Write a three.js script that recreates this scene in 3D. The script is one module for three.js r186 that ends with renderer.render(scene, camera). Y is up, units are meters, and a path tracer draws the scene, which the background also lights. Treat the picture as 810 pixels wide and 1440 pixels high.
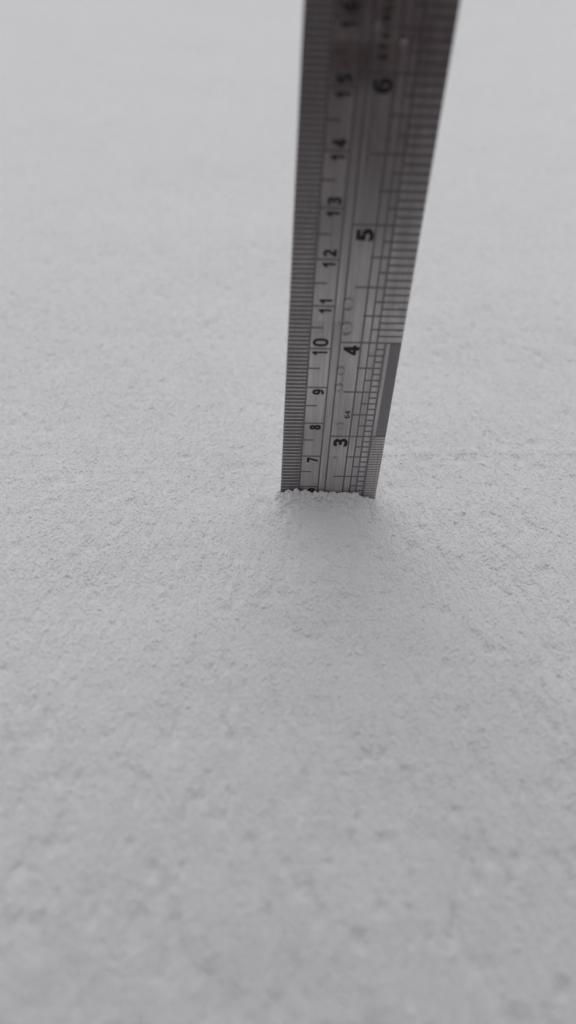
import * as THREE from 'three';
import { FontLoader } from 'three/addons/loaders/FontLoader.js';
import { TextGeometry } from 'three/addons/geometries/TextGeometry.js';
import { MarchingCubes } from 'three/addons/objects/MarchingCubes.js';
import { mergeGeometries, mergeVertices } from 'three/addons/utils/BufferGeometryUtils.js';

const MM = 0.001;
const scene = new THREE.Scene();

// ---------- camera: a phone held low over the snow, looking down at the ruler ----------
const camPos = new THREE.Vector3(-21.26, 122.1, 135.9).multiplyScalar(MM);
const camRight = new THREE.Vector3(0.99825, 0.04287, 0.04072);
const camForward = new THREE.Vector3(0.05903, -0.68361, -0.72746).normalize();
const camUp = new THREE.Vector3().crossVectors(camRight, camForward).normalize();
const camera = new THREE.PerspectiveCamera(72.11, 576 / 1024, 0.001, 2000);
camera.position.copy(camPos);
camera.up.copy(camUp);
camera.lookAt(camPos.clone().addScaledVector(camForward, 1));
camera.updateMatrixWorld();
camera.updateProjectionMatrix();
camera.focus = 0.176;
camera.userData.fStop = camera.getFocalLength() / 3.6;      // a 3.6 mm aperture

// ---------- overcast sky ----------
{
  const W = 256, H = 128, data = new Float32Array(W * H * 4);
  for (let j = 0; j < H; j++) {
    const el = ((j + 0.5) / H - 0.5) * Math.PI;             // row 0 is the bottom
    for (let i = 0; i < W; i++) {
      const s = Math.max(0, Math.sin(el));
      const cloud = 1 + 0.05 * Math.sin(i * 2 * Math.PI / W * 3 + 4 * s) * Math.sin(7 * s + 1.3);
      const L = (0.46 + 0.54 * s) * cloud;
      data.set([L * 0.985, L * 0.992, L * 1.03, 1], (j * W + i) * 4);
    }
  }
  const sky = new THREE.DataTexture(data, W, H, THREE.RGBAFormat, THREE.FloatType);
  sky.mapping = THREE.EquirectangularReflectionMapping;
  sky.magFilter = sky.minFilter = THREE.LinearFilter;
  sky.needsUpdate = true;
  scene.background = sky;
  scene.environment = sky;
}
// ---------- the veiled sun, high behind the ruler ----------
const sun = new THREE.DirectionalLight(0xfffaf4, 0.5);
sun.position.set(-0.2, 2.2, -1.5);
sun.target.position.set(0, 0, 0);
sun.castShadow = true;
sun.shadow.radius = 70;
sun.shadow.mapSize.set(2048, 2048);
Object.assign(sun.shadow.camera, { left: -1, right: 1, top: 1, bottom: -1, near: 0.1, far: 8 });
scene.add(sun, sun.target);

const renderer = new THREE.WebGLRenderer({ antialias: true });
renderer.setSize(576, 1024);
renderer.shadowMap.enabled = true;
renderer.toneMapping = THREE.LinearToneMapping;
renderer.toneMappingExposure = 0.665;

// ---------- helpers ----------
let seed = 20417;
const rnd = () => { seed = (seed * 1664525 + 1013904223) >>> 0; return seed / 4294967296; };
const gauss = () => Math.sqrt(-2 * Math.log(rnd() + 1e-9)) * Math.cos(2 * Math.PI * rnd());
function hash(i, j, k) {
  let h = Math.imul(i, 374761393) ^ Math.imul(j, 668265263) ^ Math.imul(k, 2147483647 - 58);
  h = Math.imul(h ^ (h >>> 13), 1274126177);
  return ((h ^ (h >>> 16)) >>> 0) / 4294967296;
}
function noise(x, y, k) {                                     // value noise 0..1
  const i = Math.floor(x), j = Math.floor(y);
  let u = x - i, v = y - j;
  u = u * u * (3 - 2 * u); v = v * v * (3 - 2 * v);
  const a = hash(i, j, k), b = hash(i + 1, j, k), c = hash(i, j + 1, k), d = hash(i + 1, j + 1, k);
  return a + (b - a) * u + (c - a) * v + (a - b - c + d) * u * v;
}
function cells(x, y, k) {                                     // distance to the nearest scattered grain centre
  const i = Math.floor(x), j = Math.floor(y);
  let m = 9;
  for (let a = -1; a <= 1; a++) for (let b = -1; b <= 1; b++) {
    const px = i + a + hash(i + a, j + b, k), py = j + b + hash(i + a, j + b, k + 1);
    const d = (px - x) ** 2 + (py - y) ** 2;
    if (d < m) m = d;
  }
  return Math.sqrt(m);
}
const smooth = (a, b, x) => { const t = Math.min(1, Math.max(0, (x - a) / (b - a))); return t * t * (3 - 2 * t); };
function tileTexture(size, fn, srgb) {
  const d = new Uint8Array(size * size * 4);
  for (let j = 0; j < size; j++) for (let i = 0; i < size; i++) {
    const v = fn(i, j);
    d.set([v[0] ?? v, v[1] ?? v, v[2] ?? v, 255], (j * size + i) * 4);
  }
  const t = new THREE.DataTexture(d, size, size);
  t.wrapS = t.wrapT = THREE.RepeatWrapping;
  t.magFilter = THREE.LinearFilter; t.minFilter = THREE.LinearMipmapLinearFilter; t.generateMipmaps = true;
  if (srgb) t.colorSpace = THREE.SRGBColorSpace;
  t.needsUpdate = true;
  return t;
}
function add(parent, name, geo, mat) {
  const m = new THREE.Mesh(geo, mat);
  m.name = name; m.castShadow = m.receiveShadow = true;
  parent.add(m);
  return m;
}

// ---------- the snow ----------
// height of the surface in metres; x and z in metres; the ruler stands at the origin
function snowHeight(x, z, fine = 1) {
  const X = x / MM, Z = z / MM, r = Math.hypot(X, Z);
  let h = 0;
  h += (noise(X / 55 + 9, Z / 55 + 4, 3) - 0.5) * 3.2 * smooth(20, 120, r);
  h += (noise(X / 16, Z / 16, 5) - 0.5) * 0.9;
  h += 0.06 * Math.max(0, -Z - 250) * smooth(200, 900, -Z) * (1 - smooth(2500, 20000, r)) + (noise(X / 400, Z / 400, 6) - 0.5) * 14 * smooth(300, 1500, r);
  h += (noise(X / 4000, Z / 4000, 7) - 0.5) * 160 * smooth(2000, 9000, r);
  if (fine > 0) {
    const g = h; h = 0.2;
    h += (noise(X / 5, Z / 11, 8) - 0.5) * 0.4;
    h += (noise(X / 1.8 + 40, Z / 5, 9) - 0.5) * 0.36;
    h += (noise(X / 8 + 20, Z / 20, 10) - 0.5) * 0.4;
    h -= 0.09 * cells(X / 1.3, Z / 2.6, 11) ** 2;
    const pit = noise(X / 1.5 + 70, Z / 3.8 + 20, 15);
    h -= 0.5 * smooth(0.55, 1, pit);
    h += (noise(X / 0.8, Z / 0.8, 13) - 0.5) * 0.12;
    h = g + h * fine;
  }
  // the snow slightly sunk along the right end of the blade and heaped over the rest of its front
  const along = smooth(-17 - Z * 0.4, -9, X) * (1 - smooth(4, 11 + Z * 0.4, X));
  h += 0.8 * along * Math.exp(-Math.max(0, Z - 1) / 4) * (Z > -0.4 ? 1 : 0.3);
  h -= 0.8 * Math.exp(-((X - 12) ** 2 + (Z - 1) ** 2) / 9);
  return h * MM;
}
function axis(lo, hi, step, slow, until, reach) {             // even steps in the middle, growing slowly as far as the grain can be seen, then fast
  const a = [];
  for (let v = lo; v <= hi + 1e-9; v += step) a.push(v);
  const grow = (start, dir, far) => { const o = []; let s = step, v = start; while (Math.abs(v) < reach) { s *= Math.abs(v) < far ? 1 + slow : 1.06; v += dir * s; o.push(v); } return o; };
  return [...grow(a[0], -1, until[0]).reverse(), ...a, ...grow(a[a.length - 1], 1, until[1])];
}
const snowMat = new THREE.MeshStandardMaterial({ color: new THREE.Color().setRGB(0.965, 0.965, 0.97), roughness: 0.95, metalness: 0 });
{
  const S = 512;
  const wrapNoise = (i, j, n, k) => {                         // tiling value noise with n cells per tile
    const x = i / S * n, y = j / S * n, a = Math.floor(x), b = Math.floor(y);
    let u = x - a, v = y - b; u = u * u * (3 - 2 * u); v = v * v * (3 - 2 * v);
    const h = (p, q) => hash(((p % n) + n) % n, ((q % n) + n) % n, k);
    return h(a, b) * (1 - u) * (1 - v) + h(a + 1, b) * u * (1 - v) + h(a, b + 1) * (1 - u) * v + h(a + 1, b + 1) * u * v;
  };
  const bump = tileTexture(S, (i, j) => 255 * (0.4 * wrapNoise(i, j, 180, 21) + 0.35 * wrapNoise(i, j, 90, 22) + 0.25 * wrapNoise(i, j, 37, 23)));
  bump.repeat.set(1 / 0.11, 1 / 0.11);
  snowMat.bumpMap = bump; snowMat.bumpScale = 0.00016;
  const xs = axis(-0.15, 0.16, 0.00065, 0.011, [0.4, 0.4], 400), zs = axis(-0.22, 0.15, 0.00065, 0.0045, [0.85, 0.2], 400);
  const nx = xs.length, nz = zs.length, pos = new Float32Array(nx * nz * 3), uv = new Float32Array(nx * nz * 2);
  for (let j = 0, n = 0; j < nz; j++) for (let i = 0; i < nx; i++, n++) {
    const x = xs[i], z = zs[j];
    const fine = 1 - smooth(0.55, 1.3, Math.hypot(x, z));
    pos[n * 3] = x; pos[n * 3 + 1] = snowHeight(x, z, fine); pos[n * 3 + 2] = z;
    uv[n * 2] = x; uv[n * 2 + 1] = -z;
  }
  const idx = new Uint32Array((nx - 1) * (nz - 1) * 6);
  let k = 0;
  for (let j = 0; j < nz - 1; j++) for (let i = 0; i < nx - 1; i++) {
    const a = j * nx + i, b = a + 1, c = a + nx, d = c + 1;
    idx[k++] = a; idx[k++] = c; idx[k++] = b; idx[k++] = b; idx[k++] = c; idx[k++] = d;
  }
  const g = new THREE.BufferGeometry();
  g.setAttribute('position', new THREE.BufferAttribute(pos, 3));
  g.setAttribute('uv', new THREE.BufferAttribute(uv, 2));
  g.setIndex(new THREE.BufferAttribute(idx, 1));
  g.computeVertexNormals();
  const snow = add(scene, 'snow', g, snowMat);
  snow.userData = { kind: 'structure', label: 'fresh granular white snow lying all around the upright steel ruler' };
  console.log('snow', nx, nz, idx.length / 3);
}
const grainMat = new THREE.MeshStandardMaterial({ color: new THREE.Color().setRGB(0.965, 0.965, 0.97), roughness: 0.8 });
function grainGeometry() {
  const g = mergeVertices(new THREE.IcosahedronGeometry(1, 1).deleteAttribute('uv').deleteAttribute('normal'));
  const p = g.attributes.position;
  for (let i = 0; i < p.count; i++) { const f = 0.72 + 0.5 * hash(i, 3, 31); p.setXYZ(i, p.getX(i) * f, p.getY(i) * f, p.getZ(i) * f); }
  g.computeVertexNormals();
  return g;
}
const dummy = new THREE.Object3D();
function placeGrain(mesh, n, x, y, z, r, upright = 0) {
  dummy.position.set(x, y, z);
  dummy.rotation.set(rnd() * 6.28, rnd() * 6.28, rnd() * 6.28);
  dummy.scale.set(r * (0.7 + 0.6 * rnd()), r * (0.7 + 0.6 * rnd()), r * (0.7 + 0.6 * rnd()));
  if (upright) { dummy.rotation.set(gauss() * 0.25, gauss() * 0.45, gauss() * 0.25); dummy.scale.set(r * 0.8, r * upright, r * (1.3 + 0.8 * rnd())); }
  dummy.updateMatrix();
  mesh.setMatrixAt(n, dummy.matrix);
}
{
  const N = 850000, grains = new THREE.InstancedMesh(grainGeometry(), grainMat, N);
  grains.name = 'snow_grains';
  for (let n = 0; n < N; n++) {
    let x, z, d;
    do {
      d = 0.01 + 1.7 * rnd() ** 2.2; const a = gauss() * 0.45;  // denser where they can be told apart
      z = 0.155 - d; x = -0.01 + Math.sin(a) * (0.09 + d * 0.8);
    } while (Math.abs(x) < 0.0135 && z > -0.002 && z < 0.0003);
    const r = (0.2 + 0.13 * rnd() + 0.2 * rnd() ** 6) * (0.9 + 1.2 * d) * MM;
    const flat = 0.6 + 0.3 * rnd();                           // half-sunk, so that only a low cap of each grain shows
    placeGrain(grains, n, x, snowHeight(x, z) - r * flat * (0.25 + 0.35 * rnd()), z, r, flat);
  }
  grains.castShadow = grains.receiveShadow = true;
  grains.userData = { kind: 'stuff', label: 'tiny white snow grains scattered over the snow surface' };
  scene.add(grains);
}
{
  const N = 560, clumps = new THREE.InstancedMesh(grainGeometry(), grainMat, N);
  clumps.name = 'snow_clumps';
  for (let n = 0; n < N; n++) {
    const X = -13.4 + 26.2 * rnd(), zz = 0.2 + 5.2 * rnd() ** 1.5;
    const low = smooth(6, 9.5, X), crest = (0.05 + noise(X / 1.1 + 50, 1.5, 41) * 2.1) * (1 - 0.9 * low) * (0.6 + 0.4 * smooth(-14, -11, X));
    const big = rnd() < 0.3 && zz < 1.6, r = (big ? 0.6 + 0.4 * rnd() : 0.3 + 0.3 * rnd()) * (1 - 0.4 * low) * MM;
    const up = crest * rnd() ** 0.6 * Math.exp(-zz * zz / 3) * MM;
    placeGrain(clumps, n, X * MM, snowHeight(X * MM, zz * MM) + up + (0.3 * rnd() - 0.25) * r, zz * MM + r * 0.5, r);
  }
  clumps.material = new THREE.MeshStandardMaterial({ color: new THREE.Color().setRGB(0.975, 0.975, 0.98), roughness: 0.7 });
  clumps.castShadow = clumps.receiveShadow = true;
  clumps.userData = { kind: 'stuff', label: 'small loose snow clumps heaped against the foot of the steel ruler' };
  scene.add(clumps);
}

// ---------- the ruler ----------
const S0 = 56.6;                                              // the mark, in mm, that is level with the snow
const W = 25;                                                 // width in mm
const X = t => (t - W / 2) * MM, Y = s => (s - S0) * MM;
const ruler = new THREE.Group();
ruler.name = 'steel_ruler';
ruler.userData = { label: 'narrow steel ruler with centimetre and inch scales standing upright in the snow', category: 'ruler' };
scene.add(ruler);

const steel = new THREE.MeshPhysicalMaterial({ color: new THREE.Color().setRGB(0.78, 0.75, 0.745), metalness: 1, roughness: 0.33 });
{
  const t = tileTexture(512, (i, j) => {
    const v = 0.35 * noise(i / 1.2, j / 40, 51) + 0.3 * noise(i / 60, j / 60, 52) + 0.35 * noise(i / 3, j / 3, 53);
    return [0, 90 + 110 * v, 255];
  });
  t.repeat.set(1 / 0.05, 1 / 0.05);
  const tone = tileTexture(512, (i, j) => {                   // brushing along the blade, dull patches and a few scratches
    const streak = noise(i / 1.5, j / 90, 55), broad = noise(i / 9, j / 200, 56), dull = noise(i / 45, j / 70, 57);
    const scratch = Math.abs(noise(i / 30 + j / 55, j / 160, 58) - 0.5) < 0.006 ? 22 : 0;
    return 206 + 26 * (streak - 0.5) + 24 * (broad - 0.5) + 26 * (dull - 0.5) - scratch;
  }, true);
  tone.repeat.set(1 / 0.05, 1 / 0.05);
  steel.map = tone;
  steel.roughnessMap = t; steel.roughness = 0.62;
}
const etch = new THREE.MeshStandardMaterial({ color: new THREE.Color().setRGB(0.2, 0.19, 0.2), metalness: 1, roughness: 0.45 });
const burr = new THREE.MeshStandardMaterial({ color: new THREE.Color().setRGB(0.5, 0.49, 0.49), metalness: 1, roughness: 0.4 });
const paint = new THREE.MeshStandardMaterial({ color: new THREE.Color().setRGB(0.012, 0.011, 0.013), metalness: 0, roughness: 0.55 });
{
  const sh = new THREE.Shape(), y0 = Y(-0), y1 = Y(312), w = X(W), r = 0.0125;
  sh.moveTo(-w, y0); sh.lineTo(w, y0); sh.lineTo(w, y1 - r);
  sh.absarc(0, y1 - r, w, 0, Math.PI, false); sh.lineTo(-w, y0);
  const hole = new THREE.Path(); hole.absarc(0, y1 - 0.0095, 0.0025, 0, Math.PI * 2, true); sh.holes.push(hole);
  const b = 0.00008, g = new THREE.ExtrudeGeometry(sh, { depth: 0.00075, bevelEnabled: true, bevelThickness: b, bevelSize: b, bevelOffset: -b, bevelSegments: 2, curveSegments: 24 });
  g.translate(0, 0, -0.00075 - b);                            // the front face is at z = 0
  add(ruler, 'blade', g, steel);
}
// one etched line: a flat dark strip, and for the millimetre scale the bright lower lip of the groove, which looks up at the sky
function strip(x0, x1, half, z = 0.000012) {
  const g = new THREE.BufferGeometry();
  g.setAttribute('position', new THREE.Float32BufferAttribute([x0, -half, z, x1, -half, z, x1, half, z, x0, half, z, x0, -half, 0, x1, -half, 0, x1, half, 0, x0, half, 0], 3));
  g.setIndex([0, 1, 2, 0, 2, 3, 4, 5, 1, 4, 1, 0, 3, 2, 6, 3, 6, 7, 1, 5, 6, 1, 6, 2, 4, 0, 3, 4, 3, 7]);
  const f = g.toNonIndexed(); f.computeVertexNormals();
  return f;
}
function lip(x0, x1, yTop, h, out) {                          // a small ridge whose upper face slopes outwards
  const g = new THREE.BufferGeometry(), yb = yTop - h, ym = yTop - h * 0.85;
  g.setAttribute('position', new THREE.Float32BufferAttribute([x0, yTop, 0, x0, ym, out, x1, ym, out, x0, yTop, 0, x1, ym, out, x1, yTop, 0, x0, ym, out, x0, yb, 0, x1, yb, 0, x0, ym, out, x1, yb, 0, x1, ym, out], 3));
  g.computeVertexNormals();
  return g;
}
function lined(x0, x1, half, withLip, xe = x1) {
  if (!withLip) return { geo: strip(x0, x1, half), mat: etch };
  const g = mergeGeometries([strip(x0, x1, half), lip(x0, xe, -half, 0.0002, 0.00013)], true);
  return { geo: g, mat: [etch, burr] };
}
function mark(name, kind, s) {
  const m = add(ruler, name, kind.geo, kind.mat);
  m.position.set(0, Y(s), 0);
  return m;
}
const T = { band: 4.8, A: 9.6, B: 11.45, one: 16.1, two: 17.9, three: 19.5, four: 21.45, fine: 22.45 };
const SEEN = [54, 165];
const hidden = [];                                            // lines past the picture's edge or under the snow: joined
function markAt(name, kind, s) {
  if (s > SEEN[0] && s < SEEN[1]) mark(name, kind, s);
  else { for (const g of [kind.geo]) { const c = g.clone(); c.clearGroups(); c.translate(0, Y(s), 0); hidden.push(c); } }
}
const E = 0.12;                                               // marks stop just short of the edge
const mmLine = lined(X(E), X(T.band), 0.00021, true), halfLine = lined(X(E), X(7.5), 0.0002, true, X(T.band)), cmLine = lined(X(E), X(T.A), 0.0002, true, X(T.band));
for (let s = 1; s <= 300; s++) markAt('millimetre_line', s % 10 === 0 ? cmLine : s % 5 === 0 ? halfLine : mmLine, s);
const inchW = 0.00021;
const inchKind = (from, to) => lined(X(from), X(to), inchW, false);
const wide = { 16: inchKind(T.B, W - E), 8: inchKind(13.4, W - E), 4: inchKind(15.7, W - E), 2: inchKind(T.two, W - E), 1: inchKind(T.three, W - E) };
const short = { 16: inchKind(T.B, W - E), 8: inchKind(13.3, T.four), 4: inchKind(15.75, T.four), 2: inchKind(T.two, T.four), 1: inchKind(T.three, T.four) };
const step16 = k => k % 16 === 0 ? 16 : k % 8 === 0 ? 8 : k % 4 === 0 ? 4 : k % 2 === 0 ? 2 : 1;
for (let k = 1; k <= 11.8 * 16; k++) markAt('inch_line', (k >= 64 ? wide : short)[step16(k)], k / 16 * 25.4);
const line64 = lined(X(T.fine), X(W - E), 0.00016, false), line32 = lined(X(T.four), X(W - E), 0.00011, false);
for (let k = 1; k < 64; k++) mark('fine_inch_line', line64, (3 + k / 64) * 25.4);
for (let k = 1; k < 96; k++) markAt('fine_inch_line', line32, k / 32 * 25.4);
{
  const g = mergeGeometries(hidden.map(h => { h.deleteAttribute('uv'); return h; }));
  const m = add(ruler, 'scale_lines', g, etch); m.userData.kind = 'stuff';
}
// the etched lines that run the length of the blade
function longLine(t, half, s0, s1) {
  const g = strip(-half, half, (s1 - s0) / 2 * MM, 0.000008);
  const m = add(ruler, 'long_line', g, etch);
  m.position.set(X(t), Y((s0 + s1) / 2), 0);
}
for (const [t, h, s0, s1] of [[T.band, 0.00021, 1, 305], [T.A, 0.0002, 1, 305], [T.B, 0.00021, 1, 305], [T.one, 0.00022, 1, 305], [T.two, 0.0002, 1, 305], [T.three, 0.0002, 1, 305], [T.four, 0.00022, 1, 101.6]]) longLine(t, h, s0, s1);

// numerals read up the blade
const bold = await new FontLoader().loadAsync('fonts/droid/droid_sans_bold.typeface.json');
const regular = await new FontLoader().loadAsync('fonts/droid/droid_sans_regular.typeface.json');
const glyphs = {};
function glyph(ch, font) {                                    // the character fitted to a unit box
  const key = ch + (font === bold);
  if (!glyphs[key]) {
    const g = new TextGeometry(ch, { font, size: 1, depth: 0.02, curveSegments: 6, bevelEnabled: true, bevelSize: font === bold ? 0.045 : 0.05, bevelThickness: 0.004, bevelSegments: 1 });
    g.computeBoundingBox();
    const b = g.boundingBox;
    g.translate(-b.min.x, -b.min.y, 0); g.scale(1 / (b.max.x - b.min.x), 1 / (b.max.y - b.min.y), 1);
    glyphs[key] = g;
  }
  return glyphs[key];
}
function write(name, ch, font, s0, s1, tTop, tBottom, mat = paint) {
  const m = add(ruler, name, glyph(ch, font), mat);
  m.scale.set((s1 - s0) * MM, (tBottom - tTop) * MM, MM);
  m.rotation.z = Math.PI / 2;
  m.position.set(X(tBottom), Y(s0), 0);
  return m;
}
for (let c = 4; c <= 29; c++) {
  const s = c * 10, txt = String(c), ten = c === 10;
  const a = ten ? 5.45 : 6.2, b = 8.95, f = ten ? regular : bold;
  if (txt.length === 1) write('numeral', txt, f, s - 1.95, s - 0.45, a, b);
  else {
    const one = ch => ch === '1' ? 1.0 : 1.55;
    write('numeral', txt[0], f, s - 0.7 - one(txt[0]), s - 0.7, a, b);
    write('numeral', txt[1], f, s + 0.5, s + 0.5 + (ten ? 2.0 : one(txt[1])), a, b);
  }
}
for (let n = 2; n <= 11; n++) {
  const s = n * 25.4, w = 2.45;
  if (n < 10) write('numeral', String(n), bold, s - 0.7 - w, s - 0.7, 12.35, 15.85);
  else { write('numeral', '1', bold, s - 4.7, s - 3.3, 12.35, 15.85); write('numeral', String(n)[1], bold, s - 2.6, s - 0.7, 12.35, 15.85); }
}
write('numeral', '6', regular, 81.5, 82.45, 14.3, 15.6); write('numeral', '4', regular, 82.65, 83.7, 14.3, 15.6);
write('numeral', '3', regular, 56.2, 57.1, 14.3, 15.6); write('numeral', '2', regular, 57.3, 58.3, 14.3, 15.6);
{
  let s = 154.1;
  for (const ch of 'STAINLESS STEEL') { if (ch !== ' ') write('letter', ch, bold, s, s + (ch === 'I' ? 0.4 : 1.05), 12.8, 14.35); s += ch === 'I' ? 0.85 : 1.5; }
}

// ---------- drops of melted snow on the blade ----------
{
  const water = new THREE.MeshPhysicalMaterial({ color: 0xffffff, transmission: 1, thickness: 0.0004, ior: 1.33, roughness: 0.02, metalness: 0 });
  const outline = [];
  for (let i = 0; i <= 10; i++) { const a = i / 10 * Math.PI / 2; outline.push(new THREE.Vector2(Math.cos(a), Math.sin(a))); }
  const cap = new THREE.LatheGeometry([new THREE.Vector2(0, -0.1), new THREE.Vector2(0.98, -0.1), ...outline], 28).rotateX(Math.PI / 2);
  const drop = (t, s, w, h, label) => {
    const m = add(scene, 'water_droplet', cap, water);
    m.name += drops++ ? '_' + String(drops - 1).padStart(3, '0') : '';
    m.scale.set(1.15 * w * MM, 1.1 * h * MM, 0.75 * w * MM);
    m.position.set(X(t), Y(s), 0);
    m.userData = { label, category: 'water droplet', group: 'water droplets on the ruler face' };
  };
  let drops = 0;
  drop(12.4, 110.5, 0.95, 1.35, 'upper of two ring-shaped water droplets on the ruler above the numeral 4');
  drop(12.5, 104.95, 1.1, 1.4, 'lower of two ring-shaped water droplets on the ruler above the numeral 4');
  drop(12.35, 94.5, 0.8, 1.05, 'faint water droplet on the ruler just below the numeral 4');
  drop(12.35, 90.1, 0.8, 0.95, 'faint water droplet on the ruler between the numeral 4 and the small 64');
  drop(13.6, 79.3, 0.95, 0.75, 'water droplet on the ruler between the small 64 and the numeral 3');
  drop(13.4, 69.2, 0.7, 0.65, 'water droplet on the ruler just below the numeral 3');
  drop(12.3, 158.7, 0.55, 0.6, 'blurred pale water droplet beside the dark lettering at the ruler top');
  drop(16.85, 156.5, 0.55, 0.6, 'blurred pale water droplet to the right of the dark lettering above numeral 6');
  drop(23.7, 109.2, 0.55, 0.6, 'upper of two small water droplets near the ruler right edge above the dark fine scale');
  drop(23.9, 104.8, 0.45, 0.4, 'lower of two small water droplets near the ruler right edge above the dark fine scale');
}

// ---------- the photographer and the phone, just behind the picture: the blade mirrors them ----------
const held = (u, v, w) => camPos.clone().addScaledVector(camRight, u * MM).addScaledVector(camUp, v * MM).addScaledVector(camForward, w * MM);
{
  const phone = new THREE.Group();
  phone.name = 'mobile_phone';
  phone.userData = { label: 'dark mobile phone held low over the snow in a gloved hand', category: 'phone' };
  phone.position.copy(held(-23.5, -66, -7.5));
  phone.quaternion.setFromRotationMatrix(new THREE.Matrix4().makeBasis(camRight, camUp, camForward.clone().negate()));
  scene.add(phone);
  const body = (w, h, d, r, b) => {
    const s = new THREE.Shape(), x = w / 2, y = h / 2;
    s.moveTo(-x + r, -y); s.lineTo(x - r, -y); s.absarc(x - r, -y + r, r, -Math.PI / 2, 0); s.lineTo(x, y - r); s.absarc(x - r, y - r, r, 0, Math.PI / 2);
    s.lineTo(-x + r, y); s.absarc(-x + r, y - r, r, Math.PI / 2, Math.PI); s.lineTo(-x, -y + r); s.absarc(-x + r, -y + r, r, Math.PI, Math.PI * 1.5);
    const g = new THREE.ExtrudeGeometry(s, { depth: d - 2 * b, bevelEnabled: true, bevelThickness: b, bevelSize: b, bevelOffset: -b, bevelSegments: 4, curveSegments: 10 });
    g.translate(0, 0, -(d - 2 * b) / 2);
    return g;
  };
  const shell = new THREE.MeshStandardMaterial({ color: new THREE.Color().setRGB(0.02, 0.018, 0.02), roughness: 0.45 });
  const glass = new THREE.MeshPhysicalMaterial({ color: new THREE.Color().setRGB(0.01, 0.01, 0.012), roughness: 0.08, clearcoat: 1 });
  add(phone, 'casing', body(0.075, 0.16, 0.0085, 0.010, 0.002), shell);
  const screen = add(phone, 'screen', body(0.070, 0.154, 0.0008, 0.008, 0.0002), glass);
  screen.position.z = 0.0044;
  const island = add(phone, 'camera_housing', body(0.022, 0.036, 0.0014, 0.006, 0.0005), shell);
  island.position.set(0.0235, 0.057, -0.0048);
  for (const y of [0.066, 0.048]) {
    const lens = add(phone, 'lens', new THREE.CylinderGeometry(0.006, 0.0062, 0.0008, 28).rotateX(Math.PI / 2), glass);
    lens.position.set(0.0235, y, -0.0057);
  }
}
// a body as one continuous surface: tapered capsules between joints, joined with a smooth minimum
function bodyGeometry(bones, centre, half, n, k) {
  const mc = new MarchingCubes(n, new THREE.MeshStandardMaterial(), false, false, 260000);
  mc.isolation = 0;
  const P = new THREE.Vector3(), near = (p, b) => {
    const [a, c, ra, rc] = b;
    const dx = c.x - a.x, dy = c.y - a.y, dz = c.z - a.z, l = dx * dx + dy * dy + dz * dz;
    const t = l ? Math.min(1, Math.max(0, ((p.x - a.x) * dx + (p.y - a.y) * dy + (p.z - a.z) * dz) / l)) : 0;
    return Math.hypot(p.x - a.x - t * dx, p.y - a.y - t * dy, p.z - a.z - t * dz) - ra - (rc - ra) * t;
  };
  for (let z = 0; z < n; z++) for (let y = 0; y < n; y++) for (let x = 0; x < n; x++) {
    P.set(x - n / 2, y - n / 2, z - n / 2).multiplyScalar(2 * half / n).add(centre);
    let d = 9;
    for (const b of bones) {
      const e = near(P, b), kk = b[5] ?? k, h = Math.max(0, kk - Math.abs(d - e)) / kk;
      d = Math.min(d, e) - h * h * kk / 4;
    }
    mc.field[x + y * n + z * n * n] = -d;
  }
  mc.update();
  const pos = new Float32Array(mc.count * 3), nor = new Float32Array(mc.count * 3), col = new Float32Array(mc.count * 3);
  for (let i = 0; i < mc.count; i++) {
    P.fromArray(mc.positionArray, i * 3).multiplyScalar(half).add(centre);
    let best = 9, c = null;
    for (const b of bones) { const e = near(P, b); if (e < best) { best = e; c = b[4]; } }
    P.toArray(pos, i * 3); col.set(c, i * 3);
    nor.set([mc.normalArray[i * 3], mc.normalArray[i * 3 + 1], mc.normalArray[i * 3 + 2]], i * 3);
  }
  const g = new THREE.BufferGeometry();
  g.setAttribute('position', new THREE.BufferAttribute(pos, 3));
  g.setAttribute('normal', new THREE.BufferAttribute(nor, 3));
  g.setAttribute('color', new THREE.BufferAttribute(col, 3));
  return g;
}
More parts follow.
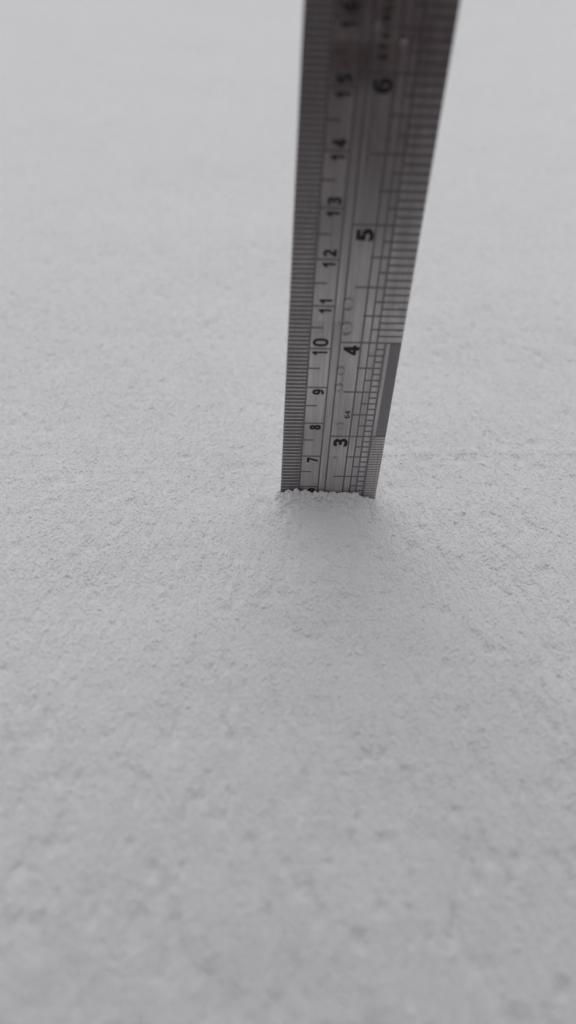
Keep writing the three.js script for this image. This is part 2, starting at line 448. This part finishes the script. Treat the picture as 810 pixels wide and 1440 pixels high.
{
  const D = (x, y, z) => new THREE.Vector3(x, y, z), V = (x, y, z) => D(x, y, z - 0.1);
  const coat = [0.06, 0.014, 0.02], trouser = [0.018, 0.019, 0.024], boot = [0.03, 0.022, 0.016], glove = [0.06, 0.012, 0.018], skin = [0.48, 0.28, 0.2], dark = [0.02, 0.015, 0.012];
  const wristR = held(58, -70, 6), wristL = V(-0.175, 0.062, 0.335);
  const hip = V(0, 0.26, 0.86), chest = V(0, 0.43, 0.56), neck = V(0, 0.515, 0.41), head = V(0, 0.6, 0.325);
  const bones = [
    [V(-0.07, 0.27, 0.86), V(0.07, 0.27, 0.86), 0.13, 0.13, trouser], [hip, V(0, 0.35, 0.71), 0.155, 0.17, coat], [V(0, 0.35, 0.71), chest, 0.17, 0.175, coat],
    [V(-0.13, 0.46, 0.48), V(0.13, 0.46, 0.48), 0.115, 0.115, coat], [chest, neck, 0.12, 0.065, coat], [neck, head, 0.062, 0.05, coat],
  ];
  for (const s of [-1, 1]) {
    const knee = V(s * 0.14, 0.085, 0.53), ankle = V(s * 0.1, 0.06, 0.92);
    bones.push([V(s * 0.09, 0.26, 0.84), knee, 0.12, 0.085, trouser], [knee, ankle, 0.07, 0.052, trouser], [ankle, V(s * 0.1, 0.075, 1.0), 0.056, 0.05, boot], [V(s * 0.1, 0.075, 1.0), V(s * 0.1, 0.05, 1.12), 0.046, 0.036, boot]);
    const sh = V(s * 0.195, 0.475, 0.43), elbow = s > 0 ? V(0.29, 0.215, 0.36) : V(-0.35, 0.265, 0.44), wrist = s > 0 ? wristR : wristL;
    bones.push([sh, elbow, 0.085, 0.068, coat], [elbow, wrist, 0.068, 0.044, coat]);
  }
  const big = bodyGeometry(bones, V(0, 0.42, 0.64), 0.62, 100, 0.05);
  // the right hand round the phone: fingers across its back and over its left edge, thumb on the screen
  const chain = (pts, r0, r1) => pts.slice(1).map((p, i) => [pts[i], p, r0 + (r1 - r0) * i / (pts.length - 1), r0 + (r1 - r0) * (i + 1) / (pts.length - 1), glove, 0.004]);
  const right = [[wristR, held(30, -72, 12), 0.03, 0.027, glove], [held(34, -62, 12), held(4, -54, 15), 0.015, 0.012, glove], [held(34, -80, 12), held(4, -96, 15), 0.016, 0.0115, glove], [held(32, -72, 12), held(4, -74, 15), 0.016, 0.0125, glove]];
  [[-52, 45], [-68, 48], [-84, 46], [-99, 38]].forEach(([v, l], i) => {
    const reach = [-43, -46, -44, -38][i];
    right.push(...chain([held(4, v, 15), held(reach, v + 1, 9.5 + 1), held(-66, v + 2, 7), held(-73, v + 3, -6), held(-69, v + 3, -16)].slice(0, l < 40 ? 4 : 5), 0.0098, 0.0078));
  });
  right.push(...chain([held(36, -60, 6), held(30, -44, -8), held(20, -34, -20), held(2, -27, -22)], 0.0135, 0.0088));
  const left = [[wristL, V(-0.165, 0.04, 0.29), 0.03, 0.024, glove]];   // the left hand leans on the snow
  for (let i = 0; i < 4; i++) {
    const x = -0.192 + i * 0.019, fan = (i - 1.5) * 0.006, L = [0.8, 0.95, 1, 0.9][i];
    left.push([V(-0.168, 0.042, 0.305), V(x, 0.026, 0.265), 0.02, 0.012, glove, 0.008]);
    left.push(...chain([V(x, 0.026, 0.265), V(x + fan, 0.022, 0.265 - 0.042 * L), V(x + fan * 1.6, 0.012, 0.265 - 0.065 * L), V(x + fan * 2, 0.006, 0.265 - 0.083 * L)], 0.0098, 0.008));
  }
  left.push(...chain([V(-0.155, 0.04, 0.305), V(-0.125, 0.026, 0.292), V(-0.108, 0.014, 0.268), V(-0.103, 0.008, 0.245)], 0.0135, 0.009));
  const hands = [bodyGeometry(right, held(-8, -66, 4), 0.105, 72, 0.012), bodyGeometry(left, V(-0.16, 0.04, 0.265), 0.095, 64, 0.012)];
  // the head, bent over the phone
  const up = D(0, 0.5, -0.866), face = D(0, -0.866, -0.5), H = (x, y, z) => head.clone().add(D(x * MM, 0, 0)).addScaledVector(up, y * MM).addScaledVector(face, z * MM);
  const skull = [[H(0, 40, -18), H(0, 30, 18), 0.082, 0.075, skin], [H(0, -20, 20), H(0, -62, 52), 0.062, 0.034, skin], [H(0, -60, -20), H(0, -10, -5), 0.055, 0.06, skin], [H(0, 12, 88), H(0, -22, 100), 0.008, 0.013, skin, 0.012], [H(-16, -48, 80), H(16, -48, 80), 0.009, 0.009, [0.42, 0.18, 0.15], 0.006]];
  for (const s of [-1, 1]) skull.push([H(s * 30, 8, 74), H(s * 34, 8, 73), 0.012, 0.011, dark, 0.004], [H(s * 78, 12, -6), H(s * 76, -24, -2), 0.012, 0.009, skin, 0.01], [H(s * 22, 24, 80), H(s * 42, 23, 72), 0.006, 0.005, dark, 0.004]);
  const headGeo = bodyGeometry(skull, head, 0.17, 72, 0.03);
  const person = add(scene, 'person', mergeGeometries([big, ...hands, headGeo]), new THREE.MeshStandardMaterial({ vertexColors: true, roughness: 0.85 }));
  person.userData = { label: 'person in dark red coat kneeling in the snow and holding a phone', category: 'person' };
  const hat = bodyGeometry([[H(0, 62, -28), H(0, 58, 22), 0.089, 0.084, dark], [H(-60, 38, -10), H(60, 38, -10), 0.034, 0.034, dark]], head, 0.19, 48, 0.03);
  add(person, 'knit_hat', hat, new THREE.MeshStandardMaterial({ vertexColors: true, roughness: 0.95 }));
}

renderer.render(scene, camera);
